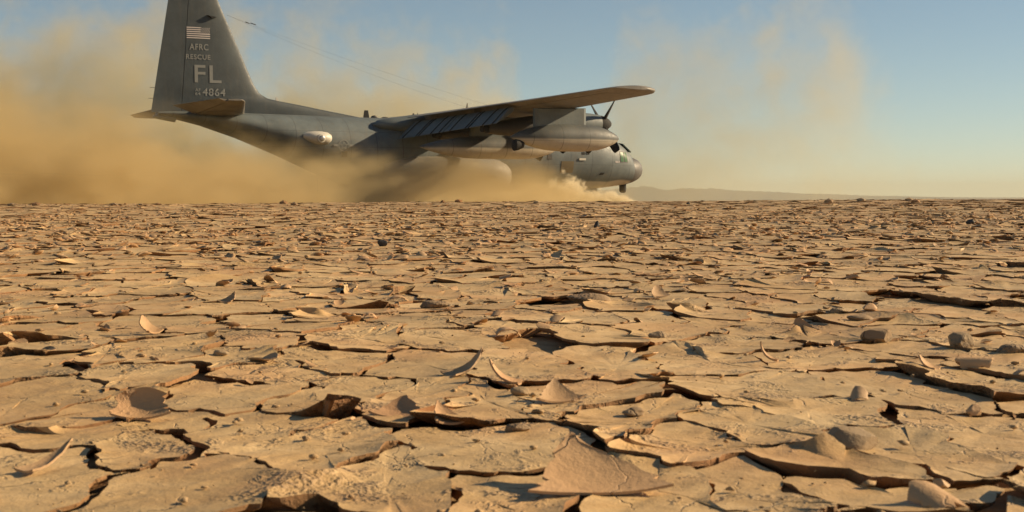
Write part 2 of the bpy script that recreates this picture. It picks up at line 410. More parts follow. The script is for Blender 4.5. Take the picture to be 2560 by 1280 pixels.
def plate_mesh(poly, i, lod):
    """one dried mud piece: rim drawn up, some corners curling, broken side, hollow underneath"""
    r = random.Random(i * 7919 + 13)
    pts = []
    seg = {0: 0.012, 1: 0.03, 2: 0.09, 3: 1.0}[lod]
    n = len(poly)
    for k in range(n):
        p0, p1 = poly[k], poly[(k + 1) % n]
        L = math.hypot(p1[0] - p0[0], (p1[1] - p0[1])); m = max(1, min(26, int(L / seg)))
        for q in range(m): pts.append((p0[0] + (p1[0] - p0[0]) * q / m, p0[1] + (p1[1] - p0[1]) * q / m))
    B = np.array(pts)
    if lod < 3: B = np.stack(warp(B[:, 0], B[:, 1]), 1)
    c = B.mean(0)
    B = c + (B - c) * (1 - 0.0)
    N = len(B)
    ang = np.arctan2((B[:, 1] - c[1]) / STRETCH, B[:, 0] - c[0])
    rad = np.hypot(B[:, 0] - c[0], B[:, 1] - c[1])
    T = 0.004 + 0.006 * r.random()
    base = (r.random() - 0.5) * 0.005
    tiltx, tilty = (r.random() - .5) * 0.030, -0.001 - 0.007 * r.random()
    lift = np.full(N, 0.001 + 0.005 * r.random() ** 2)
    lobes = r.choice((0, 0, 1, 1, 1, 2, 2))
    for _ in range(lobes):
        # the corners curl first
        kk = r.randrange(len(poly)); vx, vy = poly[kk]
        ph = math.atan2((vy - c[1]) / STRETCH, vx - c[0])
        amp = 0.003 + 0.024 * r.random() ** 3.2
        if i < hand_n: amp = min(amp, 0.016)
        lift += amp * np.clip(np.cos((ang - ph)), 0, 1) ** r.choice((3, 6, 10))
    rings = {0: (0, .015, .05, .11, .2, .33, .5, .72), 1: (0, .04, .13, .3, .6), 2: (0, .08, .3), 3: (0, .18)}[lod]
    V = []; F = []
    def zf(xy, t, li):
        k = (1 - t) ** 2.6
        z = hgt(xy[:, 0], xy[:, 1]) + base + tiltx * (xy[:, 0] - c[0]) + tilty * (xy[:, 1] - c[1]) + li * k
        if lod < 2:
            x_, y_ = xy[:, 0], xy[:, 1]
            z = z + 0.0016 * np.sin(43 * x_ + 17 * y_ + i) * np.sin(29 * y_ - 11 * x_) + 0.0009 * np.sin(97 * x_ - 55 * y_ + 2 * i)
        return z
    pull = np.clip(lift - 0.012, 0, 1)[:, None] * 0.55
    for t in rings:
        xy = c + (B - c) * (1 - t) 
        xy = xy - (B - c) / np.maximum(rad, .02)[:, None] * pull * (1 - t) ** 3
        V.append(np.column_stack([xy, zf(xy, t, lift)]))
    nr = len(rings)
    for a in range(nr - 1):
        for k in range(N):
            k2 = (k + 1) % N
            F.append((a * N + k, a * N + k2, (a + 1) * N + k2, (a + 1) * N + k))
    ctop = np.array([[c[0], c[1], float(zf(c[None, :], 1.0, 0.0)[0])]])
    nv = nr * N
    V.append(ctop)
    for k in range(N): F.append(((nr - 1) * N + k, (nr - 1) * N + (k + 1) % N, nv))
    # broken side and hollow underside
    low = V[0].copy(); low[:, 2] -= T * np.where(lift > 0.02, 0.55, 1.0); low[:, :2] += (c - low[:, :2]) * 0.012
    und = V[0].copy(); und[:, :2] = c + (B - c) * 0.62; und[:, 2] = hgt(und[:, 0], und[:, 1]) + base - 0.024
    o1 = nv + 1; V.append(low); o2 = o1 + N; V.append(und)
    for k in range(N):
        k2 = (k + 1) % N
        F.append((k2, k, o1 + k, o1 + k2)); F.append((o1 + k2, o1 + k, o2 + k, o2 + k2))
    return np.concatenate(V), F, 2 * N

def screen_size(c, wdt=0.2): return wdt / max(c[1], 0.5) * 3724
def area(pl): return abs(sum(a[0] * b_[1] - b_[0] * a[1] for a, b_ in zip(pl, pl[1:] + pl[:1]))) / 2
cells = []
for i in range(len(S)):
    pl = voronoi_cell(i)
    if not pl or (i >= hand_n and area(pl) > 0.6 * far_fac(S[i][1]) ** 2): continue
    if i >= hand_n and hsh(i, 5) < 0.035: continue      # a piece blown away: sand shows
    cells.append((i, pl))
def area(pl): return abs(sum(a[0] * b_[1] - b_[0] * a[1] for a, b_ in zip(pl, pl[1:] + pl[:1]))) / 2
def in_view(x, y, pad=0.0): return y > 1.55 and abs(x) < 0.352 * y + pad
scored = sorted(cells, key=lambda q: -((area(q[1]) / S[q[0]][1] ** 3) if in_view(*S[q[0]], 0.12) else 0))
first = {q[0] for q in scored[:290]}
acc_v, acc_f, acc_m, off = [], [], [], 0
for i, pl in cells:
    d = S[i][1]
    lod = 0 if d < 4.2 else 1 if d < 9 else 2 if d < 24 else 3
    if lod < 2 and not in_view(*S[i], 0.9): lod = 2
    if i not in first and lod == 0 and not in_view(*S[i], 0.4): lod = 1
    V, F, ne = plate_mesh(pl, i, lod)
    if i in first:
        c = V.mean(0); c[2] = 0
        o = mesh_obj('mud_plate', V - c, F, M_PLATE, ground); o.location = c
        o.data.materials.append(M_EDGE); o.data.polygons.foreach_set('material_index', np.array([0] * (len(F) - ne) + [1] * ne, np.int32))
        o.data.set_sharp_from_angle(angle=R(50))
    else:
        acc_v.append(V); acc_f += [tuple(x + off for x in f) for f in F]; off += len(V); acc_m += [0] * (len(F) - ne) + [1] * ne
rest = mesh_obj('mud_plates', np.concatenate(acc_v), acc_f, M_PLATE, ground, kind='stuff')
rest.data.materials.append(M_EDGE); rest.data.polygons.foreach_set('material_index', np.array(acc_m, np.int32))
rest.data.set_sharp_from_angle(angle=R(50))

# --- thin flakes of mud skin, curled by the sun
def flake_mesh(w_, l_, bend, r, rings=4, seg=14, thick=0.003, up=0.0, twist=0.0):
    """an irregular patch bent round one axis; bend = total angle over its width (radians), up = lift of the far edge"""
    out = [(0.78 + 0.35 * r.random()) for _ in range(seg)]
    k = r.randrange(seg); out[k] *= 1.25; out[(k + seg // 2) % seg] *= 1.1
    V = [(0.0, 0.0)]
    for a in range(1, rings + 1):
        for s_ in range(seg):
            t = 2 * math.pi * s_ / seg; q = a / rings
            V.append((w_ / 2 * q * out[s_] * math.cos(t), l_ / 2 * q * out[s_] * math.sin(t)))
    res = []
    for (x, y_) in V:
        kx = bend / w_
        yy = y_ + twist * x
        if abs(kx) > 1e-3:
            rr = 1 / kx; X = rr * math.sin(x * kx); Z = rr * (1 - math.cos(x * kx))
        else: X, Z = x, 0
        Z += up * ((y_ / l_ + 0.5) ** 2)
        res.append((X, yy, Z))
    F = []
    for s_ in range(seg): F.append((0, 1 + s_, 1 + (s_ + 1) % seg))
    for a in range(rings - 1):
        for s_ in range(seg):
            p0 = 1 + a * seg + s_; p1 = 1 + a * seg + (s_ + 1) % seg
            F.append((p0, p0 + seg, p1 + seg, p1))
    n = len(res)
    res2 = [(x, y_, z - thick) for x, y_, z in res]
    F2 = [tuple(v + n for v in reversed(f)) for f in F]
    rim = 1 + (rings - 1) * seg
    F3 = [(rim + s_, rim + s_ + n, rim + (s_ + 1) % seg + n, rim + (s_ + 1) % seg) for s_ in range(seg)]
    A = np.array(res + res2); 
    return A, F + F2 + F3

def place(A, loc, rz=0.0, rx=0.0, ry=0.0, sink=0.0):
    Rm = np.array(Matrix.Rotation(rz, 3, 'Z') @ Matrix.Rotation(rx, 3, 'X') @ Matrix.Rotation(ry, 3, 'Y'))
    B = A @ Rm.T
    B[:, 2] -= B[:, 2].min() + sink
    return B + np.array(loc)

protos = []
for q in range(26):
    r = random.Random(900 + q)
    big = r.random() < 0.4
    A, F = flake_mesh(0.045 + 0.05 * r.random(), 0.05 + 0.06 * r.random(), r.choice((0.7, 1.2, 1.8, 2.3, -0.9, -1.3, -1.9)) * (0.8 + 0.4 * r.random()), r, up=r.random() * 0.015)
    A = place(A, (0, 0, 0), 0, (r.random() - .5) * 0.6, (r.random() - .5) * 0.6, 0.004)
    me = bpy.data.meshes.new('mud_curl')
    me.from_pydata([tuple(map(float, v)) for v in A], [], F); me.polygons.foreach_set('use_smooth', np.ones(len(F), bool)); me.materials.append(M_CURL)
    me.set_sharp_from_angle(angle=R(55))
    protos.append((me, A, F))
lowp = []
for q in range(20):
    r = random.Random(1900 + q)
    A, F = flake_mesh(0.07 + 0.06 * r.random(), 0.07 + 0.07 * r.random(), r.choice((0.9, 1.6, 2.2, -1.2, -1.7)), r, rings=2, seg=7, thick=0.004, up=0.02 * r.random())
    lowp.append((place(A, (0, 0, 0), 0, (r.random() - .5) * 1.0, (r.random() - .5) * 1.0, 0.008), F))
spots = []
cl = [(rng.uniform(-0.4, 0.4), rng.uniform(3, 46), rng.uniform(0.5, 2.0)) for _ in range(110)]
edge_pool = [(i, pl) for i, pl in cells if 2.2 < S[i][1] < 47 and abs(S[i][0]) < .42 * S[i][1] + .4]
for i, pl in edge_pool:
    yy = S[i][1]; dens = 0.10 + 0.75 * min(1, yy / 14) * (1 - 0.55 * max(0, min(1, (yy - 14) / 20)))
    dens *= 0.45 + 1.6 * max([math.exp(-((S[i][0] - c0 * c1) ** 2 + ((yy - c1) / 2) ** 2) / c2 ** 2) for c0, c1, c2 in cl])
    while rng.random() < dens:
        k = rng.randrange(len(pl)); t = rng.random() * .6; p0, p1 = pl[k], pl[(k + 1) % len(pl)]
        xx, yy2 = p0[0] + (p1[0] - p0[0]) * t, p0[1] + (p1[1] - p0[1]) * t
        spots.append((float(xx), float(yy2))); dens *= 0.75
spots.sort(key=lambda q: q[1])
near = [q for q in spots if in_view(*q)][:260]; nset = set(near)
acc_v, acc_f, off = [], [], 0
for (xx, yy) in spots:
    z = float(hgt(xx, yy)) + 0.002
    sc = (0.33 + 0.70 * rng.random() ** 2.2) * (0.75 if yy < 6 else 1.0)
    if (xx, yy) in nset:
        me, A, F = rng.choice(protos)
        o = bpy.data.objects.new('mud_curl', me); C.objects.link(o); o.parent = ground
        o.location = (xx, yy, z); o.rotation_euler = (0, 0, rng.random() * 6.28); o.scale = (sc, sc, sc)
    else:
        A, F = rng.choice(lowp if yy > 9 else [(a, f) for _, a, f in protos]); t = rng.random() * 6.28; c_, s_ = math.cos(t), math.sin(t)
        B = A * np.array([sc, sc, sc * .7]); B = np.column_stack([B[:, 0] * c_ - B[:, 1] * s_ + xx, B[:, 0] * s_ + B[:, 1] * c_ + yy, B[:, 2] + z])
        acc_v.append(B); acc_f += [tuple(v + off for v in f) for f in F]; off += len(B)
mesh_obj('mud_curls', np.concatenate(acc_v), acc_f, M_CURL, ground, kind='stuff')
# crumbs of earth lying in the joints and on the plates
acc_v, acc_f, off = [], [], 0
bm = bmesh.new(); bmesh.ops.create_icosphere(bm, subdivisions=1, radius=1); ico_v = np.array([v.co[:] for v in bm.verts]); ico_f = [tuple(v.index for v in f.verts) for f in bm.faces]; bm.free()
for _ in range(1500):
    yy = 1.6 + 26 * rng.random() ** 1.7; xx = (rng.random() - .5) * .82 * yy
    s_ = (0.0009 + 0.0035 * rng.random() ** 4) * (1 + yy * 0.16)
    B = ico_v * (1 + 0.8 * (nrg.random(ico_v.shape[0])[:, None] - .5)) * np.array([s_ * (1 + rng.random()), s_ * (1 + rng.random()), s_ * .7])
    B = B + np.array([xx, yy, float(hgt(xx, yy)) + s_ * 0.6 + 0.003])
    acc_v.append(B); acc_f += [tuple(v + off for v in f) for f in ico_f]; off += len(B)
mesh_obj('mud_crumbs', np.concatenate(acc_v), acc_f, M_SAND, ground, kind='stuff')

# --- single flakes one can point to
def lone_flake(px, py, w_, l_, bend, rz, rx, ry, label, up=0.0, mat=None, seed=0, twist=0.0, rings=7, seg=26, sink=0.006, thick=0.004):
    r = random.Random(3000 + seed)
    A, F = flake_mesh(w_, l_, bend, r, rings=rings, seg=seg, thick=thick, up=up, twist=twist)
    A = place(A, (0, 0, 0), R(rz), R(rx), R(ry), sink)
    o = mesh_obj('mud_flake', A, F, mat or M_CURL)
    x, y_ = G(px, py)
    o.location = (x, y_, float(hgt(x, y_)) + 0.004)
    o.data.set_sharp_from_angle(angle=R(55))
    o['label'] = label; o['category'] = 'mud flake'; o['group'] = 'curled flakes of dried mud on the lakebed'
    return o
def curl_mesh(L, W, theta, tip, r, nu=12, nv=10, cross=0.10, thick=0.0035):
    """a tongue of mud skin: flat at its root, bending upward along its length to a narrow tip"""
    top = []; nor = []
    jl = [1 + .26 * (r.random() - .5) for _ in range(nu + 1)]; jr = [1 + .26 * (r.random() - .5) for _ in range(nu + 1)]
    Rr = L / theta; skew = (r.random() - .5) * 0.5
    for a in range(nu + 1):
        u = a / nu; wd = W * (tip + (1 - tip) * (1 - u) ** 0.75)
        for c in range(nv + 1):
            v = -1 + 2 * c / nv
            uu = min(1.0, u * (1 - 0.10 * v * v) + 0.012 * math.sin(5 * v + 3 * u)) * theta
            top.append((Rr * math.sin(uu) - cross * v * v * wd * math.sin(uu), v * wd / 2 * (jl[a] if v < 0 else jr[a]) + skew * W * u * u * .5, Rr * (1 - math.cos(uu)) + cross * v * v * wd * math.cos(uu)))
            nor.append((-math.sin(uu), 0, math.cos(uu)))
    n = len(top); bot = [(x - thick * q[0], y_, z - thick * q[2]) for (x, y_, z), q in zip(top, nor)]
    m = nv + 1; F = []
    for a in range(nu):
        for c in range(nv):
            q = (a * m + c, (a + 1) * m + c, (a + 1) * m + c + 1, a * m + c + 1); F.append(q); F.append(tuple(x + n for x in reversed(q)))
    edge = list(range(m)) + [a * m + nv for a in range(1, nu + 1)] + [nu * m + c for c in range(nv - 1, -1, -1)] + [a * m for a in range(nu - 1, 0, -1)]
    for k in range(len(edge)):
        e0, e1 = edge[k], edge[(k + 1) % len(edge)]; F.append((e0, e1, e1 + n, e0 + n))
    return np.array(top + bot), F
def curl_flake(px, py, L, W, theta, rz, tip, label, seed=0, cross=0.10, roll=0.0):
    A, F = curl_mesh(L, W, R(theta), tip, random.Random(4000 + seed), cross=cross)
    A = A @ np.array(Matrix.Rotation(R(rz), 3, 'Z') @ Matrix.Rotation(R(roll), 3, 'X')).T
    A[:, 2] += 0.002
    o = fix(mesh_obj('mud_flake', A, F, M_CURL), 55)
    x, y_ = G(px, py); o.location = (x, y_, float(hgt(x, y_)) + 0.003)
    o['label'] = label; o['category'] = 'mud flake'; o['group'] = 'curled flakes of dried mud on the lakebed'
    return o
curl_flake(392, 852, .075, .075, 85, 160, .35, 'small pale flake standing upright with a bright sunlit face and a dark shadow', 1)
curl_flake(345, 1062, .075, .10, 88, 96, .72, 'large dark flake standing on edge in its own shade above a wide pale plate', 2)
curl_flake(1120, 955, .105, .075, 72, 24, .10, 'tall pointed flake curling upward, its tip the highest in the middle ground', 3)
curl_flake(1300, 972, .085, .055, 75, 168, .2, 'pale upturned flake leaning against the tall pointed curl', 4)
lone_flake(1272, 855, .080, .075, -1.9, 8, 0, 6, 'rounded tan flake arched like a little roof over its shadow', seed=5)
curl_flake(1405, 1020, .075, .095, 58, 112, .15, 'pinkish flake folded up along a crease right of the tall pointed curl', 6)
curl_flake(1520, 1250, .14, .19, 52, 100, .12, 'biggest curled slab rising to a ridge at the bottom edge of a wide plate', 7, cross=.04)
curl_flake(2010, 830, .065, .085, 82, 85, .25, 'dark flake standing upright like a small sail beside a long crack', 8)
curl_flake(1945, 905, .065, .030, 95, 160, .12, 'thin pale blade of mud curling up like a claw over a shadow', 9)
curl_flake(2345, 925, .055, .055, 70, 150, .3, 'reddish brown flake crumpled beside a rolled tube of mud', 10)
lone_flake(2435, 920, .070, .085, -3.6, 75, 0, 0, 'mud flake rolled into a tube with a dark hollow inside', seed=11)
curl_flake(560, 768, .07, .075, 72, 50, .1, 'triangular brown flake tip sticking up alone among flat plates', 12)
lone_flake(2340, 1272, .062, .07, -1.6, 30, 18, -6, 'dark domed flake cut off by the lower border of the view', seed=13)
lone_flake(1000, 752, .080, .07, -1.4, 12, 4, 8, 'broad sandy flake arched over a dark gap near a rough low mound', seed=14)
lone_flake(925, 812, .050, .045, -2.2, 5, 0, 0, 'small reddish flake bent into a hoop behind a broken plate edge', seed=15)
curl_flake(1655, 750, .075, .075, 66, 110, .4, 'dark slanting flake casting a grey shadow beside a sunlit curl', 16)
lone_flake(1600, 735, .055, .055, -2.0, 10, 5, 5, 'sunlit curl bent like a shell just beside the dark slanting flake', seed=17)
curl_flake(990, 1060, .075, .10, 48, 70, .2, 'curled corner with a bluish shadow at the head of the widest dark crack', 18)
curl_flake(1135, 1075, .07, .06, 58, 120, .12, 'sharp pinkish corner turned up behind the widest plate', 19)
curl_flake(60, 1190, .10, .035, 40, 60, .15, 'long narrow flake propped up in the lower corner beside a shadow', 20)

# --- stones
def stone(px, py, wpx, hpx, label, mat=M_STONE, seed=0, flat=1.0, facets=False, name='stone', cat='stone'):
    x, y_ = G(px, py); k = y_ / 3724
    bm = bmesh.new(); bmesh.ops.create_icosphere(bm, subdivisions=3, radius=1)
    r = random.Random(500 + seed); ph = [r.random() * 6.28 for _ in range(9)]
    for v in bm.verts:
        a, b_, c = v.co
        d = 1 + .14 * math.sin(2.3 * a + ph[0]) * math.sin(2.1 * b_ + ph[1]) + .10 * math.sin(4.1 * c + ph[2] + 2 * a) + .05 * math.sin(7 * b_ + ph[3] - 3 * a) + .025 * math.sin(13 * a + ph[4]) * math.sin(11 * c + ph[5])
        v.co *= d
    if facets:
        for q in range(9):
            nrm = Vector((r.gauss(0, 1), r.gauss(0, 1), r.gauss(0, .7) + .15)).normalized(); dd = 0.62 + 0.16 * r.random()
            for v in bm.verts:
                e = v.co.dot(nrm) - dd
                if e > 0: v.co -= nrm * e
    for v in bm.verts:
        v.co.x *= wpx * k / 2; v.co.y *= wpx * k / 2 * (0.75 + .3 * r.random() * 0); v.co.z *= hpx * k * 0.62
    me = bpy.data.meshes.new(name); bm.to_mesh(me); bm.free()
    me.polygons.foreach_set('use_smooth', np.ones(len(me.polygons), bool)); me.materials.append(mat)
    me.set_sharp_from_angle(angle=R(32))
    o = bpy.data.objects.new(name, me); C.objects.link(o)
    o.location = (x, y_, float(hgt(x, y_)) + hpx * k * 0.42); o.rotation_euler = (0, 0, r.random() * 0.6 - .3)
    o['label'] = label; o['category'] = cat; o['group'] = 'stones lying on the lakebed'
    return o
stone(2190, 852, 96, 38, 'broad tan stone, shaded on one side, lying on yellow sand', seed=1, facets=True)
stone(2400, 868, 76, 42, 'dark rounded stone standing steep at the end of a long crack', seed=2, facets=True)
stone(2125, 1128, 165, 62, 'biggest stone, a sandy angular block overhanging a dark crack', seed=3, facets=True)
stone(2530, 880, 80, 24, 'low flat stone with a dark hollow under its edge', seed=4)
stone(1302, 998, 46, 24, 'small pebble by the crack left of the creased pink flake', seed=5)
stone(1645, 845, 48, 18, 'small smooth pebble at the start of a dark crack', seed=6)
stone(1290, 1090, 60, 20, 'flat yellowish pebble at the end of a crack beside the widest plate', seed=7)
stone(1582, 1048, 58, 18, 'oval pebble behind a thin curled rim of mud', seed=8)
stone(2150, 800, 66, 15, 'low oval stone in front of a reddish broken clod', seed=9)
stone(2092, 783, 42, 14, 'little tan stone behind the low oval stone', seed=10)
stone(958, 614, 30, 19, 'small black rock alone on the pale mud, shiny on top', M_ROCK, seed=11, facets=True, name='rock', cat='rock')
stone(2424, 566, 22, 13, 'tiny black rock far out on the open mud', M_ROCK, seed=12, facets=True, name='rock', cat='rock')
stone(1491, 571, 14, 16, 'pointed dark rock sticking up below the aircraft nose', M_ROCK, seed=13, facets=True, name='rock', cat='rock')
stone(1720, 514, 11, 8, 'distant dark rock just under the hills', M_ROCK, seed=14, facets=True, name='rock', cat='rock')
stone(552, 918, 36, 14, 'round pebble sitting on a curled pale plate', seed=15)
stone(2438, 1036, 46, 26, 'reddish clod of earth with a long shadow on a bare plate', M_CURL, seed=16, facets=True, name='clod', cat='clod')
stone(2350, 1226, 48, 26, 'brown clod of earth at a crack above the dark domed flake', M_CURL, seed=17, facets=True, name='clod', cat='clod')
stone(2175, 778, 52, 18, 'reddish broken clod of mud with a sunlit end', M_CURL, seed=18, facets=True, name='clod', cat='clod')
stone(1475, 758, 112, 20, 'flat rough mound of dark earth on a smooth plate', M_STONE, seed=19, name='mound', cat='mound')
stone(1085, 770, 70, 18, 'low sandy mound beside the broad arched flake', M_STONE, seed=20, name='mound', cat='mound')

for q in range(16):
    xx = rng.uniform(-15, 15); yy = rng.uniform(36, 46); sz = rng.uniform(.07, .16)
    A = ico_v * (1 + 0.5 * (nrg.random(ico_v.shape[0])[:, None] - .5)) * np.array([sz, sz * .8, sz * rng.uniform(.35, .7)])
    o = mesh_obj('clod', A, ico_f, rng.choice((M_STONE, M_EDGE, M_EDGE)), smooth=False)
    o.location = (xx, yy, float(hgt(xx, yy)) + sz * .2); o['label'] = 'small brown clod on the skyline of the lakebed'; o['category'] = 'clod'; o['group'] = 'clods along the skyline'

# ------------------------------------------------------------------ hills at the far rim
hx = np.linspace(-700, 4200, 240); hy = np.linspace(0, 1500, 14)
prof = np.interp(hx, [-700, 200, 560, 700, 880, 960, 1040, 1110, 1180, 1260, 1420, 1740, 2000, 2400, 3000, 4200], [70, 78, 72, 80, 96, 94, 78, 74, 86, 80, 78, 58, 46, 30, 14, 4])
HV = []; 
for j, dy in enumerate(hy):
    k = math.sin(math.pi * min(1, dy / 1500 * 0.5 + 0.0)) if j else 0.0
    rid = 0.09 * np.sin(hx / 37 + j * 1.7) + 0.07 * np.sin(hx / 15 + j * 2.9) + 0.05 * np.sin(hx / 71 - j)
    zz = prof * k * (1 + rid * (0.6 if j < 13 else 0.25))
    if j == 13: zz = prof
    HV += [(x_, 9000 + dy, z_ - 0.5) for x_, z_ in zip(hx, zz)]
HV += [(x_, 12200, -2.0) for x_ in hx]
nh = len(hx); HF = [(j * nh + k, j * nh + k + 1, (j + 1) * nh + k + 1, (j + 1) * nh + k) for j in range(14) for k in range(nh - 1)]
mh, b, p = new_mat('hill_rock')
pos = b.n('ShaderNodeNewGeometry').outputs['Position']
link(b, b.ramp(b.noise(pos, 0.004, 6, 0.6), [(0.35, (0.02, 0.035, 0.055)), (0.65, (0.045, 0.06, 0.075))]), p, 'Base Color'); p.inputs['Roughness'].default_value = 0.95
mesh_obj('hills', HV, HF, mh, kind='structure', label='low hazy hills along the horizon')

# ------------------------------------------------------------------ the aircraft
YAW = 0.52125
plane = empty('cargo_aircraft', loc=(-4.267, 84.17, 0.02), label='grey four-propeller military cargo plane rolling through swirling dust', category='airplane')
plane.rotation_euler = (0, 0, YAW)

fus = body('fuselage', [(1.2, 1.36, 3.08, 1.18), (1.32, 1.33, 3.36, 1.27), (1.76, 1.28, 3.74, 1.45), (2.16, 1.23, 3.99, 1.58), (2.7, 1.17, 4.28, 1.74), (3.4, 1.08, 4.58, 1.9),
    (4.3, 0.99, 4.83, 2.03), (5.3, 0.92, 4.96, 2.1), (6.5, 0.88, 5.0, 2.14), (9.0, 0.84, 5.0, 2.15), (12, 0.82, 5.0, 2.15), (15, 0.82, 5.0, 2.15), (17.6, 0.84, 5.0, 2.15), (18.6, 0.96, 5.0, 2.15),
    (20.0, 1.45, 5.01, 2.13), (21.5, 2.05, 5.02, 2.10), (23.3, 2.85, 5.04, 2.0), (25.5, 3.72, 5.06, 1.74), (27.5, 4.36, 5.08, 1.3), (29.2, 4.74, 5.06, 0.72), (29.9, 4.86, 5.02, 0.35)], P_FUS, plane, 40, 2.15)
body('radome', [(0.02, 2.12, 2.30, 0.10), (0.05, 1.98, 2.44, 0.24), (0.12, 1.83, 2.60, 0.42), (0.25, 1.70, 2.76, 0.62), (0.45, 1.58, 2.89, 0.80), (0.75, 1.46, 3.0, 0.99), (1.05, 1.38, 3.05, 1.13), (1.19, 1.36, 3.07, 1.17)], P_RADOME, plane, 40, 2.05)
# cockpit glazing: side and front panes stand a little proud of the skin
def hull_y(s, z):
    ss = [2.16, 2.7, 3.4, 4.3, 5.3, 6.5, 9, 18, 20, 21.5, 23.3, 25.5, 27.5]; hw = np.interp(s, [1.2, 1.32, 1.76] + ss, [1.18, 1.27, 1.45, 1.58, 1.74, 1.9, 2.03, 2.1, 2.14, 2.15, 2.15, 2.13, 2.1, 2.0, 1.74, 1.3])
    zb = np.interp(s, [1.2, 1.32, 1.76] + ss, [1.36, 1.33, 1.28, 1.23, 1.17, 1.08, .99, .92, .88, .84, .9, 1.45, 2.05, 2.85, 3.72, 4.36])
    zt = np.interp(s, [1.2, 1.32, 1.76] + ss, [3.08, 3.36, 3.74, 3.99, 4.28, 4.58, 4.83, 4.96, 5.0, 5.0, 5.0, 5.01, 5.02, 5.04, 5.06, 5.08])
    q = min(0.999, abs((z - (zb + zt) / 2) / ((zt - zb) / 2)))
    return float(hw * (1 - q ** 2.15) ** (1 / 2.15))
def hull_patch(name, s0, s1, z0, z1, mat, side=1, off=0.012, n=4, skew=0.0, parent=None, **kw):
    V = []; F = []
    for lay, oo in enumerate((off, -0.03)):
        for a in range(n + 1):
            for c in range(n + 1):
                s_ = s0 + (s1 - s0) * a / n + skew * c / n; z_ = z0 + (z1 - z0) * c / n
                V.append(P(s_, side * (hull_y(s_, z_) + oo), z_))
    m = n + 1
    for a in range(n):
        for c in range(n): F.append((a * m + c, a * m + c + 1, (a + 1) * m + c + 1, (a + 1) * m + c))
    edge = [c for c in range(n)] + [a * m + n for a in range(n)] + [n * m + c for c in range(n, 0, -1)] + [a * m for a in range(n, 0, -1)]
    K = m * m
    for q in range(len(edge)):
        e0, e1 = edge[q], edge[(q + 1) % len(edge)]; F.append((e0, e1, e1 + K, e0 + K))
    o = fix(mesh_obj(name, V, F, mat, parent or plane), 40)
    for k, v in kw.items(): o[k] = v
    return o
for side in (1, -1):
    fr = hull_patch('cockpit_window', 1.92, 2.62, 2.62, 3.30, P_DARK, side, 0.008)
    hull_patch('pane', 1.97, 2.22, 2.68, 3.24, P_GLASS, side, 0.022, parent=fr)
    hull_patch('pane', 2.30, 2.57, 2.68, 3.24, P_GLASS, side, 0.022, parent=fr)
for y0 in (-1.0, -0.5, 0.02, 0.52):
    q0, q1 = y0, y0 + 0.46
    def zt(s, y): return float(np.interp(s, [1.2, 1.32, 1.76, 2.16], [3.08, 3.36, 3.74, 3.99])) - 0.14 * (abs(y) / 1.2) ** 2.2
    V = [P(1.34, q0, zt(1.34, q0) + .03), P(1.34, q1, zt(1.34, q1) + .03), P(1.9, q1, zt(1.9, q1) + .03), P(1.9, q0, zt(1.9, q0) + .03)]
    V += [(a, b_, c - .08) for a, b_, c in V]
    fix(mesh_obj('windscreen_pane', V, [(0, 1, 2, 3), (7, 6, 5, 4), (0, 4, 5, 1), (1, 5, 6, 2), (2, 6, 7, 3), (3, 7, 4, 0)], P_SCREEN, plane, False))
hull_patch('side_hatch', 6.1, 6.95, 2.0, 2.66, P_HATCH, 1, 0.014, label='tan emergency hatch in the grey hull side')
hull_patch('crew_door', 4.9, 5.75, 1.2, 2.9, P_UP, -1, 0.014)
for s_ in (5.02, 5.32): hull_patch('vent', s_, s_ + 0.22, 3.06, 3.2, P_BLACK, 1, 0.014, 2)
hull_patch('scoop', 5.3, 5.75, 2.72, 2.84, P_CREAM, 1, 0.05, 2)
hull_patch('air_vent', 3.85, 4.15, 1.88, 2.02, P_BLACK, 1, 0.02, 2, skew=-0.1)
for s_ in (7.6, 10.3, 20.3): 
    hull_patch('porthole', s_, s_ + 0.3, 2.75, 3.05, P_DARK, 1, 0.012, 2); hull_patch('porthole', s_, s_ + 0.3, 2.75, 3.05, P_DARK, -1, 0.012, 2)
# sensor turret under the chin
tur = body('sensor_turret', [(0, 0, 0, 0)], P_BLACK, plane) if False else None
rings = []
for z_, r_ in ((1.50, .17), (1.46, .215), (1.02, .215), (0.93, .20), (0.87, .15), (0.84, .07)):
    rings.append([P(1.36 + r_ * math.cos(2 * math.pi * k / 24), 0.12 + r_ * math.sin(2 * math.pi * k / 24), z_) for k in range(24)])
V, F = loft(rings); fix(mesh_obj('sensor_turret', V, F, P_BLACK, plane), 40)
# scanner blister with its round lens
body('blister_fairing', [(21.15, 3.72, 3.78, .03), (21.22, 3.55, 3.93, .25), (21.4, 3.43, 4.04, .42), (21.75, 3.38, 4.10, .52), (22.1, 3.42, 4.10, .48), (22.5, 3.58, 4.06, .32), (22.75, 3.75, 3.95, .1)], P_CREAM, plane, 24, 2, 1.98)
for nm, mt, s0, s1, rr in (('lens_ring', P_CREAM, 2.40, 2.60, 0.22), ('lens', P_STEEL, 2.60, 2.66, 0.15)):
    rings = [[P(21.95 + rr * math.cos(2 * math.pi * k / 24) * q, yy, 3.70 + rr * math.sin(2 * math.pi * k / 24) * q) for k in range(24)] for yy, q in ((s0, 1), (s1 - .02, 1), (s1, .8))]
    V, F = loft(rings); fix(mesh_obj(nm, V, F, mt, plane), 40)
body('blister_fairing', [(21.15, 3.72, 3.78, .03), (21.22, 3.55, 3.93, .25), (21.75, 3.38, 4.10, .52), (22.5, 3.58, 4.06, .32), (22.75, 3.75, 3.95, .1)], P_CREAM, plane, 24, 2, -1.98)
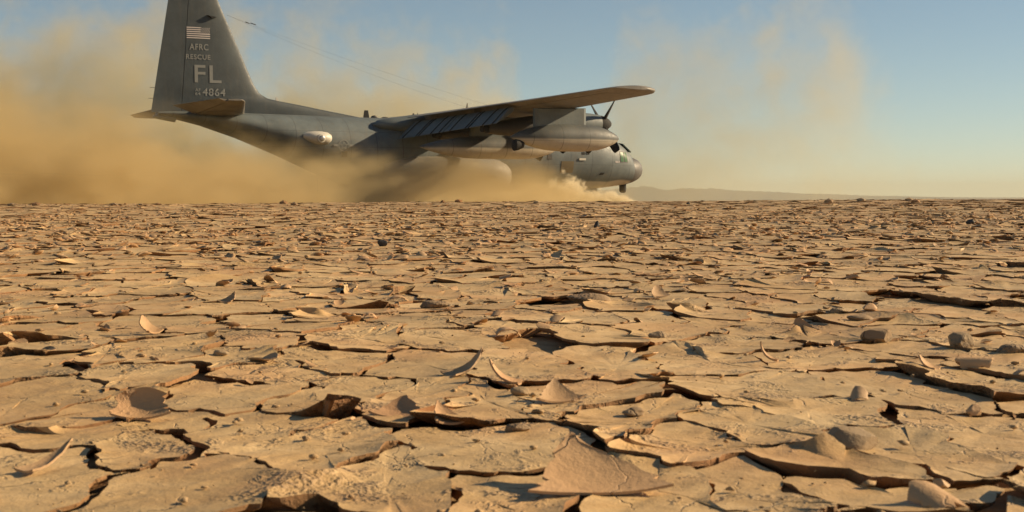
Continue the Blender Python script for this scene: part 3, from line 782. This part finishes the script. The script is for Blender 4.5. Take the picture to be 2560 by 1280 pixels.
# gear housings
for side in (1, -1):
    body('gear_sponson', [(10.42, 1.75, 2.05, .12, 0), (10.5, 1.35, 2.25, .42, 0), (10.75, 1.0, 2.47, .66, 0), (11.2, .82, 2.68, .82, 0), (12.0, .74, 2.82, .9, 0), (14.5, .72, 2.86, .92, 0), (16.0, .8, 2.84, .86, 0), (17.2, 1.1, 2.7, .6, 0), (18.2, 1.6, 2.4, .2, 0)], P_SPON, plane, 28, 2.3, side * 2.12)
def wheel(s, y, r_, wd, hub_z):
    rings = [[P(s + q * r_ * math.cos(2 * math.pi * k / 28), y + yy * wd, hub_z + q * r_ * math.sin(2 * math.pi * k / 28)) for k in range(28)] for yy, q in ((-.5, .55), (-.5, .85), (-.32, .99), (0, 1), (.32, .99), (.5, .85), (.5, .55))]
    V, F = loft(rings); o = fix(mesh_obj('wheel', V, F, P_RUB, plane), 40)
    rings = [[P(s + q * r_ * math.cos(2 * math.pi * k / 20), y + yy * wd, hub_z + q * r_ * math.sin(2 * math.pi * k / 20)) for k in range(20)] for yy, q in ((-.52, .3), (-.505, .54), (.505, .54), (.52, .3))]
    V, F = loft(rings); fix(mesh_obj('rim', V, F, P_STEEL, o), 40)
for side in (1, -1):
    wheel(13.2, side * 2.2, .70, .5, .69); wheel(14.75, side * 2.2, .70, .5, .69); wheel(4.0, side * .26, .48, .32, .47)
tube('nose_gear_strut', [P(4.0, 0, .47), P(3.9, 0, 1.3)], .09, P_STEEL, plane)
for side in (1, -1): box('nose_gear_door', P(3.9, side * .5, .92), (.9, .03, .34), P_UP, plane)

# wing
def le(y): return 12.20 + 0.50 * max(0, (y - 4) / 16) ** 1.1
def te(y): return 17.15 - (17.15 - 15.75) * (y / 20.0) ** 1.05
def wz(y): return 4.80 + 0.0225 * y + 0.00018 * y * y
def wt(y): return 0.175 - 0.055 * y / 20
YF0, YF1, YA1 = 2.25, 12.0, 19.05
def mir(pt, side): return (pt[0], pt[1] * side, pt[2])
for side in (1, -1):
    rings = []
    for y in (0.0 if side == 1 else 0.02, YF0, 4, 7, 10, YF1, 15, YA1):
        rings.append([mir(q, side) for q in foil(le(y), te(y) - le(y), y, wz(y), wt(y), 0, 0.735)])
    V, F = loft(rings); wing = fix(mesh_obj('wing', V, F, P_WING, plane), 35)
    rings = []
    for y, a in ((YA1 + .02, 0), (19.5, .02), (19.85, .10), (20.08, .24), (20.17, .36)):
        c = te(y) - le(y)
        rings.append([mir(q, side) for q in foil(le(y) + c * a * .8, c * (1 - a * 1.2), y, wz(y) + .10 * a, wt(y) * (1 - a), 0, 1.0)])
    V, F = loft(rings); fix(mesh_obj('wing_tip', V, F, P_WING, plane), 35)
    # upper skin that overhangs the flaps
    rings = []
    for y in (YF0, 7, YF1):
        c = te(y) - le(y); rg = foil(le(y), c, y, wz(y), wt(y)); n = 14
        a0 = foil(le(y), c, y, wz(y), wt(y), 0.735, 0.96, 4)
        up = a0[:5]; rings.append([mir(q, side) for q in up] + [mir((q[0], q[1], q[2] - .035), side) for q in reversed(up)])
    V, F = loft(rings); fix(mesh_obj('flap_shroud', V, F, P_WING, plane), 35)
    rings = []
    for y in (YF1 + .04, 15.5, YA1 - .03):
        c = te(y) - le(y); rings.append([mir(q, side) for q in foil(le(y), c, y, wz(y), wt(y), 0.752, 1.0, 6)])
    V, F = loft(rings); fix(mesh_obj('aileron', V, F, P_WING, plane), 35)
    # flaps let down
    def flap_ring(y, sink=0):
        c = te(y) - le(y); s0 = le(y) + 0.84 * c; z0 = wz(y) - 0.16; L = 0.31 * c + 0.06; an = R(38)
        pts = []
        for q, t in ((0, .0), (.06, .09), (.25, .11), (.6, .07), (1, .012)):
            pts.append((q * L, t))
        pts += [(1 * L, -.01), (.6 * L, -.05), (.25 * L, -.10), (.06 * L, -.08)]
        return [mir(P(s0 + u * math.cos(an) + v * math.sin(an), y, z0 - u * math.sin(an) + v * math.cos(an)), side) for u, v in pts]
    for y0, y1 in ((YF0 + .05, 6.95), (7.05, YF1 - .1)):
        V, F = loft([flap_ring(y0 + (y1 - y0) * q / 4) for q in range(5)]); fl = fix(mesh_obj('flap', V, F, P_UP, plane), 35)
        for q in (0.12, 0.42, 0.48, 0.74, 0.92):
            yy = y0 + (y1 - y0) * q
            r0, r1 = flap_ring(yy), flap_ring(yy + 0.07)
            up0 = [Vector(v) for v in r0[1:5]]; up1 = [Vector(v) for v in r1[1:5]]
            nrm = Vector((-math.sin(R(38)), 0, math.cos(R(38)))) * 0.03
            top = [tuple(v + nrm) for v in up0]; top1 = [tuple(v + nrm) for v in up1]
            V = top + top1 + [tuple(v - nrm * .3) for v in up0] + [tuple(v - nrm * .3) for v in up1]
            F = []
            for k in range(3): F += [(k, k + 1, k + 5, k + 4), (k + 8, k, k + 4, k + 12), (k + 8, k + 9, k + 1, k), (k + 4, k + 5, k + 13, k + 12)]
            F += [(0, 4, 12, 8), (3, 11, 15, 7)]
            fix(mesh_obj('track', V, F, P_BLACK, fl, False))
# root fairing
for side in (1, -1):
    body('wing_fairing', [(11.3, 4.6, 4.8, .1), (12.0, 4.3, 5.12, .6), (13.5, 4.15, 5.25, .8), (16, 4.1, 5.15, .8), (17.3, 4.2, 4.95, .65), (18.2, 4.3, 4.8, .4), (18.5, 4.5, 4.6, .1)], P_UP, plane, 20, 2, side * 1.5)

# engines, propellers, tanks, pods
def engine(y, zc, ang):
    body('nacelle', [(9.72, zc - .50, zc + .46, .46), (10.2, zc - .62, zc + .52, .54), (11.2, zc - .64, zc + .58, .58), (12.6, zc - .66, zc + .5, .58), (13.6, zc - .70, zc + .35, .54)], P_UP, plane, 24, 2.1, y)
    body('intake', [(9.78, zc - .82, zc - .44, .26), (10.4, zc - .84, zc - .4, .3), (11.6, zc - .66, zc - .4, .2)], P_UP, plane, 16, 2.3, y)
    body('exhaust_fairing', [(13.62, zc - .70, zc + .34, .53), (14.6, zc - .72, zc + .2, .5), (15.6, zc - .70, zc + .0, .42), (16.3, zc - .62, zc - .12, .33)], P_DARK, plane, 24, 2.1, y)
    body('exhaust_pipe', [(16.2, zc - .58, zc - .16, .24), (16.6, zc - .56, zc - .18, .21)], P_BLACK, plane, 20, 2, y)
    pr = body('propeller_spinner', [(8.92, zc - .03, zc + .03, .03), (8.97, zc - .14, zc + .14, .14), (9.12, zc - .26, zc + .26, .26), (9.35, zc - .38, zc + .38, .38), (9.55, zc - .43, zc + .43, .43), (9.70, zc - .43, zc + .43, .43)], P_BLACK, plane, 24, 2, y)
    for k in range(4):
        a = ang + k * math.pi / 2; rings = []
        for rr, ch, tw, th in ((.30, .22, 66, .10), (.6, .32, 60, .07), (1.0, .42, 52, .05), (1.5, .46, 44, .035), (1.9, .40, 38, .025), (2.05, .30, 36, .02)):
            ct, st_ = math.cos(R(tw)), math.sin(R(tw)); ring = []
            for q in range(10):
                t = 2 * math.pi * q / 10; u, v = ch / 2 * math.cos(t), th * math.sin(t)
                tx, ax = u * ct - v * st_, u * st_ + v * ct
                ring.append(P(9.48 + ax, y + rr * math.sin(a) + tx * math.cos(a), zc + rr * math.cos(a) - tx * math.sin(a)))
            rings.append(ring)
        V, F = loft(rings); fix(mesh_obj('blade', V, F, P_BLACK, pr), 50)
engine(10.2, 4.36, R(-44)); engine(4.95, 4.28, R(38)); engine(-4.95, 4.28, R(10)); engine(-10.2, 4.36, R(55))
def capsule(name, s0, s1, zc, r_, mat, y, nose=.28, tail=.42, sq=1.0):
    secs = []
    L = s1 - s0
    for q in (0.0, .004, .015, .04, .08, .14, .2, nose, .4, .5, 1 - tail, .68, .76, .84, .91, .96, 1.0):
        f = math.sin(math.pi / 2 * min(1, q / nose)) ** .62 if q < nose else (1 if q < 1 - tail else max(.03, math.cos(math.pi / 2 * ((q - 1 + tail) / tail)) ** .8))
        secs.append((s0 + q * L, zc - r_ * f, zc + r_ * f, r_ * f))
    secs.sort(); return body(name, secs, mat, plane, 28, 2.0, y)
for side in (1, -1):
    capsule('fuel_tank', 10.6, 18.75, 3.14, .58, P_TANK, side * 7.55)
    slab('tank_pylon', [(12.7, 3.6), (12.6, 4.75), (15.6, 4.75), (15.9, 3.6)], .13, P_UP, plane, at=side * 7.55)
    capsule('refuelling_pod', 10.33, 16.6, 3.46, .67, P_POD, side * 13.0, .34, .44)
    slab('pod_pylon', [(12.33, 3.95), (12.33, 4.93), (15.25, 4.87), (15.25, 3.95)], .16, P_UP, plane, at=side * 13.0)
    body('hose_nozzle', [(15.9, 2.92, 3.3, .2), (16.15, 2.82, 3.36, .28), (16.35, 2.78, 3.36, .28), (16.42, 2.9, 3.25, .14)], P_BLACK, plane, 20, 2, side * 13.0)

# fin, rudder, dorsal fillet
ZF0, ZF1 = 5.0, 11.72
def fle(z): return float(np.interp(z, [5.0, 5.3, 5.57, 5.77, 5.88, 6.12, 6.6, 10.9, 11.4, 11.72], [18.6, 20.5, 22.1, 23.4, 23.95, 24.38, 24.72, 26.62, 26.9, 27.5]))
def fte(z): return 30.20 - (z - 5.04) * 0.168
def fht(s, z):
    c = fte(z) - 24.2 - (z - 5) * .36; u = max(0., min(1., (s - fle(z)) / (fte(z) - fle(z)))); t = .30 - .18 * (z - 5) / 6.7
    if z < 6.12: t *= 0.9
    return t * (2.0 * math.sqrt(u) * (1 - u) ** 1.1 * 1.25 * .8 + 0.02)
FZ = [5.0, 5.15, 5.3, 5.45, 5.57, 5.68, 5.77, 5.83, 5.88, 6.0, 6.12, 6.35, 6.6, 7.4, 8.4, 9.4, 10.4, 10.9, 11.4, 11.6, 11.72]
def fin_part(name, u0, u1, mat, n=16):
    rings = []
    for z in FZ:
        a, b_ = fle(z), fte(z); hinge = b_ - 1.55 + (z - 5) * .09
        s0, s1 = (a, hinge - .015) if u0 == 0 else (hinge + .015, b_)
        xs = [s0 + (s1 - s0) * (1 - math.cos(math.pi * k / n)) / 2 if u0 == 0 else s0 + (s1 - s0) * k / n for k in range(n + 1)]
        rings.append([P(s_, fht(s_, z), z) for s_ in xs] + [P(s_, -fht(s_, z), z) for s_ in reversed(xs)])
    V, F = loft(rings); return fix(mesh_obj(name, V, F, mat, plane), 40)
fin = fin_part('fin', 0, 1, P_FIN); rud = fin_part('rudder', 1, 1, P_FIN)
for z_ in (5.7, 6.25): tube('static_wick', [P(30.05 - (z_ - 5) * .168, 0, z_), P(30.45 - (z_ - 5) * .168, 0, z_)], .012, P_BLACK, rud, 6)
# black blade aerial on the fin's side, wires, aerials on the spine
V = [P(26.72, .08, 9.99), P(27.3, .08, 10.07), P(27.05, .08, 9.92), P(26.76, .30, 9.97), P(27.2, .30, 10.04), P(27.02, .30, 9.91)]
fix(mesh_obj('fin_aerial', V, [(0, 1, 2), (5, 4, 3), (0, 3, 4, 1), (1, 4, 5, 2), (2, 5, 3, 0)], P_BLACK, plane, False))
wr = []
for yy, e in ((0.0, (6.5, 1.2, 4.75)), (0.06, (11.0, .9, 5.3))):
    a = Vector(P(26.15, yy, 10.15)); c = Vector(P(*e)); pts = []
    for k in range(13): 
        t = k / 12; q = a.lerp(c, t); q.z -= 0.25 * 4 * t * (1 - t); pts.append(tuple(q))
    tube('aerial_wire', pts, .0032, P_DARK, plane, 5)
    q = Vector(pts[1]); tube('wire_insulator', [tuple(a.lerp(c, .065)), tuple(a.lerp(c, .08))], .022, P_BLACK, plane, 6)
slab('blade_aerial', [(18.05, 4.97), (18.13, 5.40), (18.35, 5.40), (18.42, 4.97)], .03, P_BLACK, plane)
slab('blade_aerial', [(15.3, 5.0), (15.32, 5.30), (15.40, 5.30), (15.44, 5.0)], .03, P_BLACK, plane)
body('aerial_dome', [(17.55, 4.98, 5.02, .03), (17.62, 4.95, 5.10, .1), (17.75, 4.95, 5.14, .12), (17.9, 4.95, 5.1, .1), (17.97, 4.98, 5.02, .03)], P_DARK, plane, 14)
body('aerial_dome', [(16.85, 4.98, 5.01, .03), (17.0, 4.95, 5.06, .15), (17.2, 4.95, 5.06, .15), (17.35, 4.98, 5.01, .03)], P_DARK, plane, 14)
slab('spine_light', [(23.3, 5.74), (23.42, 5.95), (23.48, 5.95), (23.5, 5.74)], .03, P_CREAM, plane)
for s_ in (2.0, 2.12): tube('windscreen_aerial', [P(s_, .1, 3.85), P(s_ + .05, .1, 4.12), P(s_ - .04, .1, 4.2)], .02, P_BLACK, plane, 6)
slab('nose_probe', [(1.05, 3.05), (1.1, 3.28), (1.2, 3.28), (1.25, 3.05)], .03, P_BLACK, plane, at=.2)
for s_, y_ in ((7.2, .3), (6.4, .1), (6.9, -.2), (8.6, .0)): slab('belly_aerial', [(s_, .95), (s_ + .05, .58), (s_ + .2, .58), (s_ + .32, .95)], .025, P_DARK, plane, at=y_)

# tailplane with its elevator held up
def tle(y): return 25.25 + (28.05 - 25.25) * (y / 8.0)
def tte(y): return 29.45 - 0.25 * (y / 8.0)
for side in (1, -1):
    rings = []
    for y, a in ((0.3, 0), (1.2, 0), (4, 0), (7.2, 0), (7.8, .05), (8.02, .16)):
        c = tte(y) - tle(y); rings.append([mir(q, side) for q in foil(tle(y) + a * c, c * (1 - a), y, 5.02 + .02 * y, .11 * (1 - a * 2), 0, .66, 10, 0)])
    V, F = loft(rings); fix(mesh_obj('tailplane', V, F, P_WING, plane), 40)
    rings = []
    for y in (1.0, 4.0, 7.55):
        c = tte(y) - tle(y); hs = tle(y) + c * .675; hz = 5.02 + .02 * y; an = R(13)
        fr = foil(0, c, 0, 0, .11, .675, 1.0, 6, 0); ring = []
        for q in fr:
            u = (13.97 - q[0]) - c * .675; v = q[2]
            ring.append(mir(P(hs + u * math.cos(an) - v * math.sin(an), y, hz + u * math.sin(an) + v * math.cos(an)), side))
        rings.append(ring)
    V, F = loft(rings); fix(mesh_obj('elevator', V, F, P_WING, plane), 40)
body('tail_cone', [(29.0, 4.5, 4.95, .35), (29.7, 4.62, 4.9, .25), (30.1, 4.7, 4.85, .1)], P_UP, plane, 16)

# markings: flat lettering that follows the fin's side
def lettering(txt, s_left, z_base, height, width, mat, yfun, name='lettering', parent=None, heavy=0.02):
    cu = bpy.data.curves.new('letters', 'FONT'); cu.body = txt; cu.size = 1.0; cu.offset = heavy; cu.space_character = 1.12
    ob = bpy.data.objects.new('letters', cu); C.objects.link(ob)
    dg = bpy.context.evaluated_depsgraph_get(); dg.update()
    me = ob.evaluated_get(dg).to_mesh()
    vs_ = [tuple(v.co) for v in me.vertices]; fs = [tuple(f.vertices) for f in me.polygons]
    ob.evaluated_get(dg).to_mesh_clear()
    bpy.data.objects.remove(ob); bpy.data.curves.remove(cu)
    x0 = min(v[0] for v in vs_); x1 = max(v[0] for v in vs_); y0 = min(v[1] for v in vs_); y1 = max(v[1] for v in vs_)
    V = []
    for v in vs_:
        s_ = s_left - (v[0] - x0) / (x1 - x0) * width; z_ = z_base + (v[1] - y0) / (y1 - y0) * height
        V.append(P(s_, yfun(s_, z_), z_))
    return mesh_obj(name, V, fs, mat, parent or plane, False)
fy = lambda s_, z_: fht(s_, z_) + 0.016
lettering('AFRC', 28.20, 8.24, .33, 1.0, P_MARK, fy)
lettering('RESCUE', 28.38, 7.76, .26, 1.28, P_MARK, fy)
lettering('FL', 27.95, 6.58, .90, 1.42, P_MARK, fy, heavy=0.01)
lettering('4864', 27.55, 5.90, .40, 1.22, P_MARK, fy)
lettering('AF', 27.93, 6.12, .16, .28, P_MARK, fy)
lettering('64', 27.93, 5.92, .16, .28, P_MARK, fy)
lettering('4864', 3.05, 2.60, .13, .36, P_WHITE, lambda s_, z_: hull_y(s_, z_) + .02)
V, F = [], []
def quad(s0, s1, z0, z1):
    k = len(V)
    for s_, z_ in ((s0, z0), (s1, z0), (s1, z1), (s0, z1)): V.append(P(s_, fy(s_, z_), z_))
    F.append((k, k + 1, k + 2, k + 3))
FS0, FS1, FZ0, FZ1 = 28.33, 27.10, 8.84, 9.42
h13 = (FZ1 - FZ0) / 11
for a in range(9):
    for c in range(8):
        if (a + c) % 2: continue
        s_ = FS1 + .03 + a * .052; z_ = FZ1 - .03 - c * .038
        quad(s_ + .017, s_ - .017, z_ - .013, z_ + .013)
flag = mesh_obj('flag_marking', V, F, P_WHITE, plane, False, kind='stuff')
for k in range(6):
    V, F = [], []
    z1 = FZ1 - 2 * k * h13
    e = FS0 - (FS0 - FS1) * .60 if k < 3 else FS1
    for q in range(4): quad(FS0 + (e - FS0) * q / 4, FS0 + (e - FS0) * (q + 1) / 4, z1 - h13, z1)
    mesh_obj('stripe', V, F, P_WHITE, flag, False)
# faint national star on the rear hull
V, F = [], []
def ring_pts(r0, r1, n, cx, cz):
    for k in range(n):
        t0, t1 = 2 * math.pi * k / n, 2 * math.pi * (k + 1) / n; b0 = len(V)
        for t, rr in ((t0, r0), (t1, r0), (t1, r1), (t0, r1)):
            s_, z_ = cx + rr * math.cos(t), cz + rr * math.sin(t); V.append(P(s_, hull_y(s_, z_) + .02, z_))
        F.append((b0, b0 + 1, b0 + 2, b0 + 3))
ring_pts(.27, .31, 28, 20.5, 3.36)
star = [(20.5 + (.25 if k % 2 == 0 else .10) * math.sin(math.pi * k / 5), 3.36 + (.25 if k % 2 == 0 else .10) * math.cos(math.pi * k / 5)) for k in range(10)]
star2 = [(20.5 + (s_ - 20.5) * .72, 3.36 + (z_ - 3.36) * .72) for s_, z_ in star]
for k in range(10):
    b0 = len(V)
    for s_, z_ in (star[k], star[(k + 1) % 10], star2[(k + 1) % 10], star2[k]): V.append(P(s_, hull_y(s_, z_) + .02, z_))
    F.append((b0, b0 + 1, b0 + 2, b0 + 3))
for sg in (1, -1):
    b0 = len(V)
    for s_, z_ in ((20.5 + sg * .33, 3.31), (20.5 + sg * .58, 3.31), (20.5 + sg * .58, 3.43), (20.5 + sg * .33, 3.43)): V.append(P(s_, hull_y(s_, z_) + .02, z_))
    F.append((b0, b0 + 1, b0 + 2, b0 + 3))
mesh_obj('star_marking', V, F, P_MARK, plane, False)

# ------------------------------------------------------------------ air: haze and dust
def vol_mat(name, col, density, aniso=0.2, use_attr=True):
    m = bpy.data.materials.new(name); m.use_nodes = True; m.node_tree.nodes.clear(); b = NB(m.node_tree)
    out = b.n('ShaderNodeOutputMaterial'); p = b.n('ShaderNodeVolumePrincipled')
    p.inputs['Color'].default_value = (*col, 1); p.inputs['Density'].default_value = density; p.inputs['Anisotropy'].default_value = aniso
    if not use_attr: p.inputs['Density Attribute'].default_value = ''
    m.node_tree.links.new(p.outputs[0], out.inputs['Volume'])
    return m
hz = mesh_obj('haze', [(x, y, z) for z in (-3.0, 140.0) for y in (-13900, 13900) for x in (-13900, 13900)],
              [(0, 2, 3, 1), (4, 5, 7, 6), (0, 1, 5, 4), (2, 6, 7, 3), (0, 4, 6, 2), (1, 3, 7, 5)], vol_mat('pale_haze', (0.72, 0.71, 0.56), 0.00009, 0.0, False), smooth=False, kind='stuff', label='thin pale haze over the lakebed')

def dust(name, label, loc, rz, bmin, bmax, res, Hcurve, D0, col, nscale, namp, ylim, seed, xfade, soft=0.5, aniso=0.25, warp_=0.6, floor=1.5, stretch=(1, 1, 1), billow=1.25):
    """a cloud of dust: its density is a height envelope along local x, broken up by billowing noise"""
    me = bpy.data.meshes.new(name); o = bpy.data.objects.new(name, me); C.objects.link(o)
    o.location = loc; o.rotation_euler = (0, 0, rz); o['kind'] = 'stuff'; o['label'] = label
    mat = vol_mat(name + '_volume', col, 1.0, aniso); me.materials.append(mat)
    t = bpy.data.node_groups.new(name, 'GeometryNodeTree')
    t.interface.new_socket('Geometry', in_out='INPUT', socket_type='NodeSocketGeometry')
    t.interface.new_socket('Geometry', in_out='OUTPUT', socket_type='NodeSocketGeometry')
    b = NB(t); out = b.n('NodeGroupOutput')
    pos = b.n('GeometryNodeInputPosition').outputs[0]
    s = b.n('ShaderNodeSeparateXYZ', {0: pos}).outputs
    xn = b.mr(s[0], bmin[0], bmax[0])
    Hm = max(h for _, h in Hcurve)
    fc = b.n('ShaderNodeFloatCurve', {'Value': xn}); cv = fc.mapping.curves[0]
    pts = [((x - bmin[0]) / (bmax[0] - bmin[0]), h / Hm) for x, h in sorted(Hcurve)]
    while len(cv.points) < len(pts): cv.points.new(.5, .5)
    for q, (a, c) in zip(cv.points, pts): q.location = (a, c); q.handle_type = 'AUTO'
    fc.mapping.update()
    H = b.math('MAXIMUM', b.math('MULTIPLY', fc.outputs[0], Hm), 0.05)
    sv = b.vmath('ADD', b.vmath('MULTIPLY', pos, stretch), (seed * 13.7, seed * 5.1, seed * 3.3))
    n1 = b.noise(sv, nscale, 7, 0.62, warp_)
    n2 = b.noise(sv, nscale * 0.33, 2, 0.5, 0.3)
    zr = b.math('DIVIDE', s[2], H)
    e = b.math('SUBTRACT', 1.0, zr)
    e = b.math('ADD', e, b.math('MULTIPLY', b.math('SUBTRACT', n1, 0.5), namp))
    e = b.math('ADD', e, b.math('MULTIPLY', b.math('SUBTRACT', n2, 0.5), namp * 1.1))
    n3 = b.noise(sv, nscale * 1.7, 4, 0.6, 0.3)
    lobe = b.math('ABSOLUTE', b.math('MULTIPLY_ADD', n3, 2.0, -1.0))          # rounded lobes with creases between them
    e = b.math('ADD', e, b.math('MULTIPLY', b.math('SUBTRACT', 0.22, lobe), -billow))
    yl = b.math('SUBTRACT', b.mr(s[1], ylim[0], ylim[1], 0, 1, True), b.mr(s[1], ylim[2], ylim[3], 0, 1, True))
    xl = b.math('MULTIPLY', b.mr(s[0], xfade[0], xfade[1], 0, 1, True), b.mr(s[0], xfade[2], xfade[3], 1, 0, True))
    e = b.math('SUBTRACT', e, b.math('MULTIPLY', b.math('SUBTRACT', 1.0, b.math('MULTIPLY', yl, xl)), 1.3))
    dns = b.mr(e, 0.0, soft, 0, 1, True)
    lowz = b.math('ADD', 1.0, b.math('MULTIPLY', b.mr(zr, 0, 0.75, 1, 0), floor))
    dns = b.math('MULTIPLY', b.math('MULTIPLY', dns, lowz), D0)
    dns = b.math('MULTIPLY', dns, b.mr(n1, 0.34, 0.66, 0.25, 1.75))
    vc = b.n('GeometryNodeVolumeCube', {'Density': dns, 'Background': 0.0, 'Min': bmin, 'Max': bmax, 'Resolution X': res[0], 'Resolution Y': res[1], 'Resolution Z': res[2]})
    sm = b.n('GeometryNodeSetMaterial', {'Geometry': vc.outputs[0], 'Material': mat})
    t.links.new(sm.outputs[0], out.inputs[0])
    md = o.modifiers.new('dust', 'NODES'); md.node_group = t
    return o
OCHRE = (0.74, 0.605, 0.34)
PALEDUST = (0.72, 0.66, 0.45)
PL = (-4.267, 84.17, 0.0)
dust('wake_dust', 'thick ochre dust blown back under and behind the plane', PL, YAW, (-44, -25, -0.2), (6, 13, 13), (160, 116, 62),
     [(-44, 11), (-34, 10), (-26, 8.8), (-22.5, 7.0), (-19.5, 5.0), (-16.5, 3.9), (-14, 3.6), (-10, 3.1), (-5, 2.9), (0, 3.0), (3, 2.0), (6, 1.0)], 0.165, OCHRE, 0.36, 1.3, (-24, -10, 6, 13), 1, (-44, -36, -1, 6), 0.55, stretch=(0.6, 1, 1))
dust('wheel_dust', 'bright puff of dust thrown up by the nose wheels', PL, YAW, (1.0, -4.5, -0.1), (13.6, 2.0, 3.0), (160, 86, 56),
     [(1.0, 0.4), (4.0, 0.6), (5.8, 0.9), (6.8, 2.0), (7.5, 1.7), (8.4, 1.2), (9.4, 0.95), (10.4, 0.75), (11.4, 0.4), (13.6, 0.1)], 2.6, (0.90, 0.82, 0.64), 1.5, 1.8, (-4.4, -3.2, 0.2, 1.8), 2, (3, 5.5, 11.4, 12.6), 0.22, floor=2.5, aniso=0.3)
dust('dust_plume', 'tall pale dust plumes drifting behind the plane tail and wing', (0, 118, 0), 0, (-52, -12, -0.5), (6, 14, 21), (150, 64, 56),
     [(-52, 17), (-40, 17.5), (-28, 17), (-16, 18), (-6, 17.5), (-1, 14.5), (1.5, 9.5), (4, 3), (6, 1)], 0.12, PALEDUST, 0.21, 1.6, (-12, -7, 8, 14), 3, (-60, -55, 0, 5), 0.6, floor=0.3)
dust('dust_plume', 'thin pale dust plume hanging in the air ahead of the plane', (0, 165, 0), 0, (6, -14, -0.5), (48, 16, 27), (120, 64, 64),
     [(6, 18), (12, 22), (20, 24), (28, 23.5), (36, 23), (42, 19), (48, 5)], 0.062, PALEDUST, 0.16, 1.6, (-14, -8, 8, 16), 4, (5, 13, 34, 49), 0.8, floor=-0.65)
